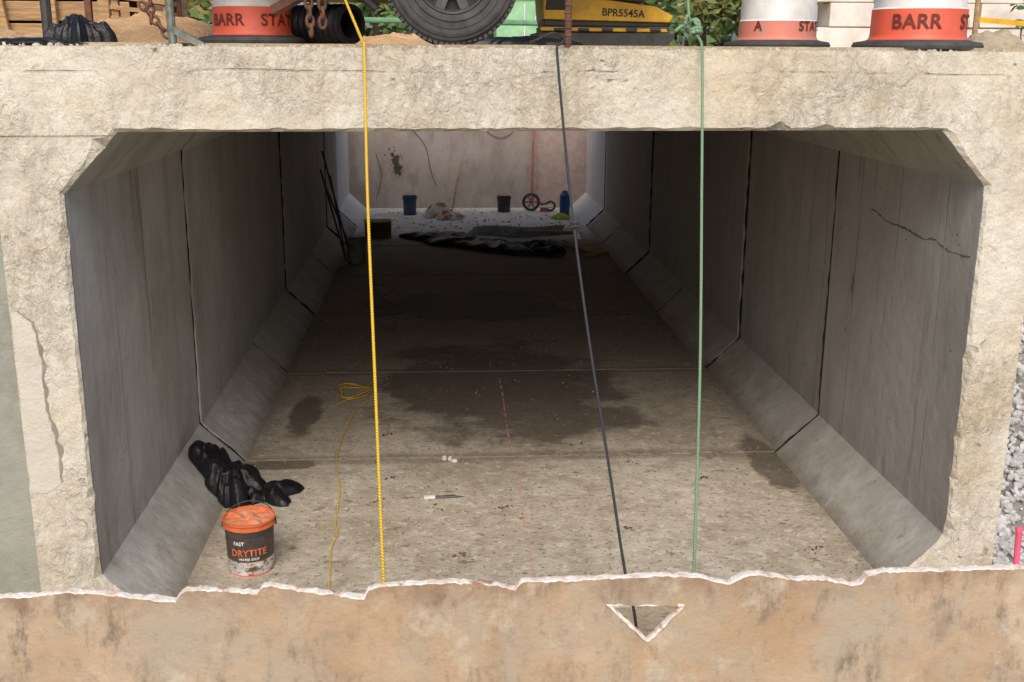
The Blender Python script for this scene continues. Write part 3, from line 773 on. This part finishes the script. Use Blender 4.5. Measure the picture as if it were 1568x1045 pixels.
def crumple(name, c, rx, ry, h, ang, mat, seed=0, base=None, nr=34, nt=90, spiky=.25, power=.7, freq=5):
    V = []; F = []; so = Vector((seed * 3.1, seed * 1.7, seed))
    ca, sa = math.cos(ang), math.sin(ang)
    for i in range(nr + 1):
        r = i / nr
        for k in range(nt):
            a = 2 * math.pi * k / nt
            R = 1 + spiky * noise.noise(Vector((math.cos(a) * 1.6, math.sin(a) * 1.6, 0)) + so) * 2 + .16 * noise.noise(Vector((math.cos(a) * 5, math.sin(a) * 5, 2)) + so)
            lx, ly = math.cos(a) * r * R * rx, math.sin(a) * r * R * ry
            x, y = c[0] + lx * ca - ly * sa, c[1] + lx * sa + ly * ca
            q = Vector((x * freq, y * freq, 0)) + so
            dd, _ = noise.voronoi(q * .9 + Vector((noise.noise(q), noise.noise(q + Vector((5, 5, 0))), 0)) * .5)
            cr = min(1, (dd[1] - dd[0]) * 1.4)
            dd2, _ = noise.voronoi(q * 2.1)
            cr2 = min(1, (dd2[1] - dd2[0]) * 1.4)
            lf = noise.noise(q * .5) + .5
            z = h * (max(0, 1 - r * r) ** power) * (.5 + .22 * (1 - cr) + .12 * (1 - cr2) + .5 * lf) + .018 * (1 - cr) * (1 - r ** 8) * min(1, h / .08) + .004
            z = max(.004, z)
            b = base(x, y) if base else c[2]
            V.append((x, y, b + z))
    for i in range(nr):
        for k in range(nt):
            F.append((i * nt + k, i * nt + (k + 1) % nt, (i + 1) * nt + (k + 1) % nt, (i + 1) * nt + k))
    return make_obj(name, V, F, [mat], recalc=False, smooth=False)
hb = lambda x, y: max(0.0, min(1, (XL + HW + .01 - x) / HW)) * HH
def clampbag(ob):
    for v in ob.data.vertices:
        if v.co.x < XL + .01: v.co.x = XL + .01 + random.uniform(0, .01)
        b = hb(v.co.x, 0) + .005
        if v.co.z < b: v.co.z = b
b1 = crumple('bag_body', (-1.40, 6.80, 0), .21, .28, .24, .2, M_blackpl, 2, hb, 60, 150, .3, .6, 5.5)
b2 = crumple('bag_tail', (-1.17, 6.70, 0), .20, .13, .07, -.1, M_blackpl, 5, hb, 50, 120, .5, .6, 8)
clampbag(b1); clampbag(b2)
group('black_plastic_bag', [b1, b2])
crumple('black_plastic_bag', (-1.86, 6.0, ZG), .13, .12, .12, 0, M_blackpl, 8, None, 30, 80, .3, .6, 12)
crumple('black_tarp_scrap', (-2.02, 5.55, ZG - .01), .3, .06, .02, 0, M_blackpl, 11, None, 16, 80, freq=9)
crumple('black_tarp_scrap', (.45, 5.9, ZG), .28, .12, .03, 0, M_blackpl, 12, None, 16, 80, freq=9)
b1 = crumple('tarp', (.55, 16.2, 0), 1.30, .36, .11, -.68, M_blackpl, 4, lambda x, y: 0.0, 60, 200, .2, .4, 3.2)
b2 = crumple('tarp_bundle', (1.45, 15.6, 0), .38, .25, .15, -.5, M_blackpl, 6, lambda x, y: 0.0, 36, 90, .2, .6, 5)
group('black_tarp', [b1, b2])

def mound(name, c, rx, ry, h, mat, seed=0, n=40):
    V = []; F = []
    for i in range(n + 1):
        for k in range(64):
            r = i / n; a = 2 * math.pi * k / 64
            x, y = c[0] + math.cos(a) * r * rx, c[1] + math.sin(a) * r * ry
            z = h * (math.cos(r * math.pi) * .5 + .5) * (1 + .5 * noise.noise(Vector((x * 2, y * 2, seed)))) + .06 * noise.noise(Vector((x * 7, y * 7, seed))) * (1 - r) + .025 * noise.noise(Vector((x * 25, y * 25, seed))) * (1 - r) - .02
            V.append((x, y, c[2] + z))
    for i in range(n):
        for k in range(64): F.append((i * 64 + k, i * 64 + (k + 1) % 64, (i + 1) * 64 + (k + 1) % 64, (i + 1) * 64 + k))
    return make_obj(name, V, F, [mat], recalc=False, smooth=True)
mound('sand_pile', (-2.0, 7.9, ZG), 1.25, .9, .2, M_sand, 1)
mound('sand_pile', (-3.2, 7.3, ZG), 1.0, .8, .2, M_sand, 3)
mound('soil_pile', (3.25, 6.6, ZG - .02), .5, .4, .12, M_ground, 5)
mound('soil_pile', (-.3, 9.6, ZG), 1.4, .8, .12, M_sand, 6)
g = Geo()
for r_ in range(5):
    for k in range(4):
        g.box((-3.3 + random.uniform(-.06, .06), 9.4 + k * .27, ZG + .09 + r_ * .17), (2.2, .24, .15), 0, Matrix.Rotation(random.uniform(-.02, .02), 3, 'Z'))
for k in range(5): g.box((-3.9 + k * .42, 9.22, ZG + .45), (.09, .05, .9), 0, Matrix.Rotation(random.uniform(-.2, .2), 3, 'Y'))
g.obj('timber_stack', [M_wood], bevel=.008)
g = Geo()
for k in range(6): g.box((-2.12 + k * .0, 8.6, ZG + .16 + k * .075), (.42, .7, .03), 0, Matrix.Rotation(.12, 3, 'Y'))
for k in (-1, 1): g.box((-2.12 + k * .18, 8.3, ZG + .28), (.05, .05, .6), 0)
g.obj('wooden_pallet', [M_wood], bevel=.004)
g = Geo()
for k in range(3): g.box((-2.55 + k * .32, 8.5, ZG + .20), (.045, .045, .55), 0)
g.box((-2.2, 8.48, ZG + .4), (1.1, .04, .05), 0)
g.obj('rusty_steel_frame', [M_rust])
P = []
for _ in range(220):
    x = random.uniform(XL - .25, XR + .25); P.append((x, front_y(x) + .03 + abs(random.gauss(.02, .14)), ZT + .002))
stone_mesh('concrete_crumbs', P, simple('crumb', lin((196, 188, 172)), lin((150, 138, 120)), rough=.95), .003, .015)
P = []
for _ in range(800):
    P.append((random.uniform(XL + HW, XR - HW), random.uniform(5.3, 13), .000))
for _ in range(320):
    s = random.choice((-1, 1)); P.append((XL + HW + abs(random.gauss(0, .07)) if s < 0 else XR - HW - abs(random.gauss(0, .07)), random.uniform(5.3, 16), .000))
for _ in range(260):
    P.append((random.uniform(XL + HW, XR - HW), 7.37 + random.gauss(0, .06), .000))
stone_mesh('floor_rubble', P, simple('rubble', lin((160, 148, 130)), lin((92, 80, 66)), scale=5, rough=.95), .002, .011)
# little clods of mud and leaf litter
P = []
for (cx_, cy_, n_) in ((.38, 6.45, 7), (.10, 5.8, 5), (-.05, 6.45, 5), (-.42, 6.62, 4), (1.1, 6.1, 6), (1.75, 6.9, 5), (2.15, 5.75, 8), (.95, 7.6, 5), (.15, 8.1, 6), (-.45, 7.9, 5), (1.35, 7.2, 4), (-.38, 7.0, 4)):
    for _ in range(n_): P.append((cx_ + random.gauss(0, .03), cy_ + random.gauss(0, .03), .002))
stone_mesh('mud_clods', P, simple('mud', lin((104, 88, 68)), lin((74, 62, 50)), scale=20, rough=.95), .006, .02, flat=.3)
stone_mesh('white_stone', [(.04, 7.31, .012), (.0, 7.33, .008), (.07, 7.28, .006)], simple('white_rock', lin((220, 216, 206)), rough=.9), .016, .028)

g = Geo(); Rk = Matrix.Rotation(.1, 3, 'Z')
g.box((-.10, 6.62, .012), (.075, .03, .02), 0, Rk); g.box((.005, 6.632, .009), (.13, .024, .012), 1, Rk)
g.add([(.07, 6.63, .004), (.15, 6.642, .004), (.07, 6.65, .004), (.07, 6.63, .009), (.07, 6.65, .009)], [(0, 1, 3), (2, 4, 1), (3, 1, 4), (0, 2, 1)], 1)
g.obj('utility_knife', [simple('knife_white', lin((224, 220, 206)), rough=.5), simple('knife_grey', lin((124, 126, 122)), rough=.4, metal=.6)], bevel=.003)

# ------------------------------------------------------------------ orange bucket
def bucket(name, loc, R, h, mats, mis, content=None, bail=True):
    g = Geo()
    pr = [(.001, .0), (R * .9, 0), (R * .905, .008), (R * .92, h * .28), (R * .94, h * .52), (R * .96, h * .74), (R * .97, h * .86), (R * 1.035, h * .87), (R * 1.04, h * .9), (R * .985, h * .905), (R * .99, h * .96), (R * 1.05, h * .97), (R * 1.05, h), (R * .98, h), (R * .97, h * .9)]
    g.lathe(pr, n=44, mis=mis)
    o = g.obj('shell', mats, smooth=True)
    md = o.modifiers.new('e', 'EDGE_SPLIT'); md.split_angle = math.radians(30)
    ps = [o]
    if content:
        V = [(0, 0, h * .95)]; F = []
        nr = 10
        for i in range(1, nr + 1):
            for k in range(44):
                a = 2 * math.pi * k / 44; r = R * .98 * i / nr
                x, y = math.cos(a) * r, math.sin(a) * r
                V.append((x, y, h * .965 + .025 * noise.noise(Vector((x * 22, y * 22, 3)))))
        for k in range(44): F.append((0, 1 + k, 1 + (k + 1) % 44))
        for i in range(nr - 1):
            for k in range(44): F.append((1 + i * 44 + k, 1 + i * 44 + (k + 1) % 44, 1 + (i + 1) * 44 + (k + 1) % 44, 1 + (i + 1) * 44 + k))
        ps.append(make_obj('contents', V, F, [content], smooth=True))
    if bail:
        g = Geo(); pts = [(math.cos(a) * R * 1.05, math.sin(a) * R * .35 + R * .62 * math.sin(a), h * .88 + math.sin(a) * .07) for a in [math.pi * k / 24 for k in range(25)]]
        g.tube(pts, .003, 6)
        for s in (-1, 1): g.lathe([(.001, s * .012), (.014, s * .01), (.014, 0)], (s * R * 1.0, 0, h * .86), 10, 'X')
        ps.append(g.obj('bail_handle', [M_dkmetal], smooth=True))
    return ps
M_bor = simple('bucket_orange', lin((214, 112, 64)), lin((190, 98, 58)), scale=12, rough=.55, bump=.3)
t = NT('bucket_label_white')
col = t.mix(t.ramp(t.noise(20, 5, .7), .4, .65), lin((206, 202, 196)), lin((150, 146, 140)))
col = t.mix(t.ramp(t.noise(26, 4, .6, t.mapping((1, 1, 2.2))), .56, .6), col, lin((150, 70, 46)))
col = t.mix(t.ramp(t.noise(32, 4, .6, t.mapping((1, 1, 2.5), (4, 4, 4))), .6, .64), col, lin((60, 56, 54)))
t.color(col); t.rough(.5); M_bwh = t.mat
M_bgr = simple('bucket_label_dark', lin((56, 50, 48)), lin((84, 70, 62)), scale=30, rough=.5)
t = NT('orange_sealant_residue'); t.color(t.mix(t.ramp(t.noise(18, 6, .7), .45, .62), lin((216, 118, 74)), lin((196, 146, 116)))); t.rough(.7); t.bump(t.noise(60, 4), .6, .01); M_res = t.mat
mis = [0, 0, 2, 3, 3, 1, 0, 0, 0, 0, 0, 0, 0, 0]
bp = bucket('b', None, .138, .31, [M_bor, M_black, M_bwh, M_bgr], mis, M_res)
bp.append(cyl_text('label_text', 'DRYTITE', .056, (0, 0), .1335, .125, 0, M_bor, .9))
bp.append(cyl_text('label_small_text', 'WATER STOP', .020, (0, 0), .1325, .100, 0, M_white, .9))
bp.append(cyl_text('label_foot_text', 'CEMENT', .028, (0, 0), .1285, .035, .2, M_bgr, .9))
bp.append(cyl_text('label_top_text', 'FAST', .03, (0, 0), .1355, .19, -.4, M_white, .9))
group('orange_bucket', bp, (-1.085, 5.70, .0), .1)

# ------------------------------------------------------------------ things at the far end
M_gbk = simple('grey_bucket_plastic', lin((128, 128, 122)), lin((98, 96, 90)), rough=.6)
M_bbk = simple('blue_bucket_plastic', lin((82, 98, 124)), lin((58, 74, 98)), rough=.5)
group('grey_bucket', bucket('b', None, .13, .34, [M_gbk], [0] * 14), (-1.17, 14.9, -.006))
group('blue_bucket', bucket('b', None, .125, .33, [M_bbk], [0] * 14), (-.57, 19.6, -.014))
group('black_bucket', bucket('b', None, .125, .28, [M_black], [0] * 14), (1.13, 19.9, -.014))
g = Geo()
for (a, b) in (((-1.25, 14.95, .03), (-1.66, 15.6, 1.45)), ((-1.3, 14.8, .03), (-1.64, 15.1, 1.25)), ((-1.2, 15.0, .03), (-1.60, 15.3, 1.0)), ((-1.35, 15.2, .06), (-1.66, 16.6, 1.0))):
    g.tube([a, b], .014, 8)
g.obj('steel_rods', [M_dkmetal])
g = Geo(); g.box((-1.0, 17.1, .12), (.4, .3, .24), 0, Matrix.Rotation(.1, 3, 'Z')); g.box((-1.0, 17.1, .246), (.42, .32, .012), 1, Matrix.Rotation(.1, 3, 'Z')); g.box((-1.12, 16.94, .13), (.02, .006, .2), 1)
g.obj('wooden_crate', [M_rust, M_wood], bevel=.006)
t = NT('paper_sack'); t.color(t.mix(t.ramp(t.noise(5, 4, .6), .46, .54), lin((232, 220, 200)), lin((176, 124, 80)))); t.rough(.8); M_cloth = t.mat
crumple('torn_paper_sack', (-.05, 19.35, -.012), .26, .2, .2, 0, M_cloth, 14, None, 30, 80, .35, .5, 7)
crumple('torn_paper_sack', (.17, 19.0, -.012), .22, .15, .08, .6, M_cloth, 15, None, 24, 70, .35, .5, 7)
g = Geo(); g.tube(smooth_path([(.18, 19.7, .0), (.28, 20.0, .5), (.38, 20.3, .85)], 5), .016, 6, jit=.2); g.tube([(.27, 20.0, .5), (.42, 20.2, .62)], .01, 5)
g.obj('wooden_stick', [M_wood])
g = Geo()
def tor(c, R, r, mi): g.tube([(c[0] + math.cos(a) * R, c[1], c[2] + math.sin(a) * R) for a in [2 * math.pi * k / 28 for k in range(29)]], r, 8, mi, caps=False)
tor((1.63, 19.95, .155), .14, .026, 0)
for k in range(6): g.box((1.63 + math.cos(k * math.pi / 3) * .07, 19.95, .155 + math.sin(k * math.pi / 3) * .07), (.14, .012, .018), 0, Matrix.Rotation(-k * math.pi / 3, 3, 'Y'))
g.lathe([(.001, -.03), (.04, -.03), (.04, .03), (.001, .03)], (1.63, 19.95, .155), 14, 'Y', [1, 1, 1])
g.tube([(1.63, 19.9, .155), (1.66, 20.1, .8), (1.70, 20.36, 1.75)], .018, 8, 1); g.box((1.86, 19.95, .07), (.12, .16, .14), 1); g.tube([(1.78, 19.9, .08), (2.02, 19.86, .08)], .03, 8, 2)
tor((1.98, 19.9, .09), .08, .02, 0)
g.obj('measuring_wheel', [M_rubber, simple('orange_red_paint', lin((196, 100, 80)), rough=.5), M_white])
g = Geo()
g.lathe([(.001, 0), (.085, 0), (.09, .01), (.09, .28), (.085, .3), (.09, .31), (.09, .38), (.05, .43), (.045, .46), (.001, .47)], (2.17, 19.25, -.014), 24)
g.box((2.27, 19.25, .25), (.03, .03, .16))
g.obj('blue_water_jug', [simple('blue_plastic', lin((44, 98, 164)), lin((28, 74, 136)), rough=.35)], smooth=False)
crumple('yellow_green_vest', (2.10, 19.0, -.012), .17, .12, .08, 0, simple('hi_vis_fabric', lin((206, 224, 50)), lin((170, 190, 36)), rough=.8), 21, None, 20, 60, .3, .5, 9)
g = Geo()
for k in range(26):
    s = k / 25
    g.tube([(.35 + 1.5 * s, 17.0 + .12 * math.sin(s * 9), .004), (.55 + 1.5 * s, 18.0 + .1 * math.sin(s * 7), .02 + .02 * math.sin(s * 20))], .005, 4)
for k in range(18):
    s = k / 17
    g.tube([(.35 + .2 * s + 1.5 * q / 10, 17.0 + 1.0 * s + .11 * math.sin(q / 10 * 8), .008) for q in range(11)], .005, 4)
g.obj('wire_mesh_sheet', [M_galv])
g = Geo()
for (c, d, a, b) in (((2.05, 16.0, .015), (1.1, .09, .04), 1.9, 0), ((1.9, 15.9, .03), (1.3, .05, .05), 2.0, 0), ((2.2, 15.4, .015), (.5, .1, .04), .8, 0), ((1.7, 17.4, .015), (.8, .09, .04), -.2, 0)):
    g.box(c, d, 0, Matrix.Rotation(a, 3, 'Z'))
g.obj('scrap_lumber', [M_wood], bevel=.003)
P = [(random.uniform(-1.3, 2.3), random.uniform(17.2, 20.2), -.006) for _ in range(200)]
stone_mesh('pale_rubble', P, simple('plaster_rubble', lin((206, 198, 182)), lin((150, 124, 94)), scale=3, rough=.95), .008, .026)
rope('steel_wire', [(-.95, 13.5, .002), (-.6, 13.2, .002), (-.7, 12.6, .002), (-.4, 12.0, .002), (-.75, 11.6, .002), (-.5, 11.2, .002), (-.9, 13.9, .02)], .004, M_dkmetal)

# ------------------------------------------------------------------ background
g = Geo()
for r_ in range(3):
    for k in range(6):
        g.box((5.0 + k * .98 + (r_ % 2) * .4, 14.4 + random.uniform(-.02, .02), ZG + .15 + r_ * .3), (.96, .5, .292), 0)
g.obj('concrete_block_wall', [M_cream], bevel=.012)
g = Geo(); g.box((17, 34, ZG + 1.6), (14, 6, 3.2), 0); prism(g, [(9.7, ZG + 3.2), (24.3, ZG + 3.2), (24.3, ZG + 3.35), (17, ZG + 5.2), (9.7, ZG + 3.35)], 30.6, 37.4, 1)
for k in range(5): g.box((11.5 + k * 2.7, 30.98, ZG + 1.7), (1.2, .06, 1.3), 2)
h_ = [g.obj('house_shell', [M_cream, simple('roof_shingle', lin((110, 100, 94)), rough=.9), simple('window_glass', (.03, .04, .05), rough=.1)])]
group('cream_house', h_)
g = Geo(); g.box((1.05, 14.5, ZG + .3), (.7, .7, .6), 0); g.box((1.05, 14.5, ZG + .64), (.76, .76, .08), 1)
g.box((1.05, 14.14, ZG + .3), (.02, .02, .5), 1); g.box((1.2, 14.13, ZG + .35), (.04, .03, .1), 1)
g.obj('green_utility_cabinet', [M_greenbox, M_white], bevel=.015)
g = Geo()
for x in (-1.6, -.2, 1.2): g.tube([(x, 11.5, ZG), (x, 11.5, ZG + 1.0)], .025, 8)
g.tube([(-1.7, 11.5, ZG + .28), (1.3, 11.5, ZG + .25)], .03, 8); g.tube([(-1.7, 11.5, ZG + .75), (1.3, 11.5, ZG + .75)], .03, 8)
g.obj('green_pipe_rail', [simple('green_rail_paint', lin((104, 148, 110)), lin((84, 124, 92)), rough=.5)])
g = Geo(); g.tube([(4.1, 8.5, ZG), (4.1, 8.5, ZG + 1.1)], .02, 8, 1); g.tube([(7.5, 10, ZG), (7.5, 10, ZG + 1.1)], .02, 8, 1)
vs = [(4.1, 8.49, ZG + .21), (4.1, 8.49, ZG + .25), (7.5, 9.99, ZG + .06), (7.5, 9.99, ZG + .10)]
g.add(vs, [(0, 2, 3, 1)], 0); g.obj('caution_tape', [M_yel, M_wood])
make_obj('grass_verge', [(-120, 24, ZG + .006), (140, 24, ZG + .006), (140, 150, ZG + .006), (-120, 150, ZG + .006)], [(0, 1, 2, 3)], [M_grass])

def leafmat(name, a, b, c):
    t = NT(name); f = t.noise(1.1, 2, .6)
    col = t.mix(t.ramp(f, .35, .65), a, b); col = t.mix(t.ramp(t.noise(4.0, 1), .58, .66, 0, .8), col, c)
    t.color(col); t.rough(.7)
    return t.mat
M_leaf = leafmat('foliage_green', (.07, .12, .03), (.12, .18, .05), (.22, .22, .05))
M_leaf2 = leafmat('foliage_autumn', (.14, .17, .04), (.09, .13, .03), (.36, .20, .05))
M_bark = simple('bark', lin((92, 78, 64)), lin((60, 50, 42)), scale=12, rough=.95, bump=.8, bd=.02)
def tree(name, loc, h, cr, seed, mat, low=.2, nleaf=5000, ls=.09):
    rd = random.Random(seed); g = Geo()
    top = Vector((rd.uniform(-.3, .3), rd.uniform(-.3, .3), h * .85))
    trunk = [Vector((0, 0, -.05)), Vector((rd.uniform(-.1, .1), 0, h * .3)), top * .6, top]
    g.tube(smooth_path(trunk, 5), [h * .022 * (1 - .85 * i / 15) for i in range(16)], 9)
    cl = []
    for i in range(13):
        t_ = rd.uniform(low, .85); b = Vector((0, 0, h * t_)); a = rd.uniform(0, 6.28)
        e = b + Vector((math.cos(a), math.sin(a), rd.uniform(.1, .7))) * cr * rd.uniform(.5, .95)
        g.tube(smooth_path([b, (b + e) / 2 + Vector((0, 0, .1)), e], 4), [h * .008 * (1 - .7 * q / 8) for q in range(9)], 6)
        cl.append((e, rd.uniform(.3, .55) * cr)); cl.append(((b + e) / 2, rd.uniform(.25, .4) * cr))
    cl.append((top, .5 * cr))
    tk = g.obj('trunk_and_limbs', [M_bark], smooth=True)
    V = []; F = []
    for _ in range(nleaf):
        c, r = rd.choice(cl)
        d = Vector((rd.gauss(0, 1), rd.gauss(0, 1), rd.gauss(0, 1))).normalized() * r * rd.random() ** .45
        p = c + Vector((d.x, d.y, d.z * .75))
        if p.z < .1: p.z = .1 + rd.random() * .3
        s = ls * rd.uniform(.6, 1.4); u_ = Vector((rd.gauss(0, 1), rd.gauss(0, 1), rd.gauss(0, .6))).normalized(); w_ = u_.orthogonal().normalized()
        o = len(V); V += [p - u_ * s, p + w_ * s * .5, p + u_ * s, p - w_ * s * .5]; F.append((o, o + 1, o + 2, o + 3))
    lv = make_obj('leaves', V, F, [mat], recalc=False)
    return group(name, [tk, lv], loc)
T = [(-9, 27, 6, 2.6, .1), (-4.5, 25, 5, 2.2, .08), (-1.5, 28, 6, 2.6, .06), (.8, 24.5, 4.5, 2.0, .05), (3.4, 26, 6, 2.4, .06), (5.6, 24, 5, 2.0, .05), (8.3, 26, 6, 2.4, .08), (14, 27, 6, 2.6, .08)]
for i, (x, y, h, c, lo) in enumerate(T):
    tree('broadleaf_tree', (x, y, ZG), h, c, 40 + i, M_leaf if i % 2 == 0 else M_leaf2, lo, 3500 if abs(x - 2) < 9 else 1800, .11)
tree('shrub', (2.2, 13.5, ZG), 1.3, .75, 90, M_leaf2, .1, 2600, .045)
tree('shrub', (6.6, 11.0, ZG), 1.6, .8, 91, M_leaf, .1, 2000, .05)
tree('shrub', (-.2, 16.5, ZG), 1.3, .9, 92, M_leaf, .1, 2000, .05)
V = []; F = []; rd = random.Random(5)
for _ in range(9000):
    x = rd.uniform(-45, 50); hh_ = 5 + 2.5 * noise.noise(Vector((x * .15, 0, 0))) + 1.5 * noise.noise(Vector((x * .6, 3, 0)))
    p = Vector((x, 46 + rd.gauss(0, 1.6), ZG + rd.random() ** .8 * hh_)); s = rd.uniform(.22, .5)
    u_ = Vector((rd.gauss(0, 1), rd.gauss(0, .5), rd.gauss(0, 1))).normalized(); w_ = u_.orthogonal().normalized()
    o = len(V); V += [p - u_ * s, p + w_ * s * .6, p + u_ * s, p - w_ * s * .6]; F.append((o, o + 1, o + 2, o + 3))
make_obj('distant_tree_line', V, F, [M_leaf], recalc=False)

# ------------------------------------------------------------------ light
EL, AZ = math.radians(42), math.radians(184)
w = bpy.data.worlds.new('World'); scene.world = w; w.use_nodes = True
nt = w.node_tree; bg = nt.nodes['Background']; sk = nt.nodes.new('ShaderNodeTexSky'); sk.sky_type = 'NISHITA'; sk.sun_disc = False
sk.sun_elevation = EL; sk.sun_rotation = AZ; sk.air_density = 1.0; sk.dust_density = 3.0; sk.ozone_density = 1.0
nt.links.new(sk.outputs[0], bg.inputs[0]); bg.inputs[1].default_value = .15
sun = bpy.data.lights.new('sun', 'SUN'); sun.energy = 2.75; sun.angle = math.radians(40); sun.color = (1, .965, .92)
so = bpy.data.objects.new('sun', sun); COL.objects.link(so)
d = Vector((math.sin(AZ) * math.cos(EL), math.cos(AZ) * math.cos(EL), math.sin(EL)))
so.rotation_euler = d.to_track_quat('Z', 'Y').to_euler(); so.location = (0, -5, 15)

# ------------------------------------------------------------------ camera
cam = bpy.data.cameras.new('camera'); cam.lens = 38.51; cam.sensor_width = 36; cam.clip_end = 2000; cam.clip_start = .05
cam.dof.use_dof = True; cam.dof.focus_distance = 7.0; cam.dof.aperture_fstop = 8.0
c = bpy.data.objects.new('camera', cam); COL.objects.link(c)
r2 = Vector((.998, -.0632, .00597)).normalized(); fw = Vector((.06267, .96497, -.2548)).normalized()
u2 = r2.cross(fw).normalized(); r2 = fw.cross(u2)
m = Matrix((r2, u2, -fw)).transposed().to_4x4(); m.translation = (0, 0, 2.8); c.matrix_world = m
scene.camera = c
scene.view_settings.view_transform = 'Standard'; scene.view_settings.look = 'None'; scene.view_settings.exposure = 0
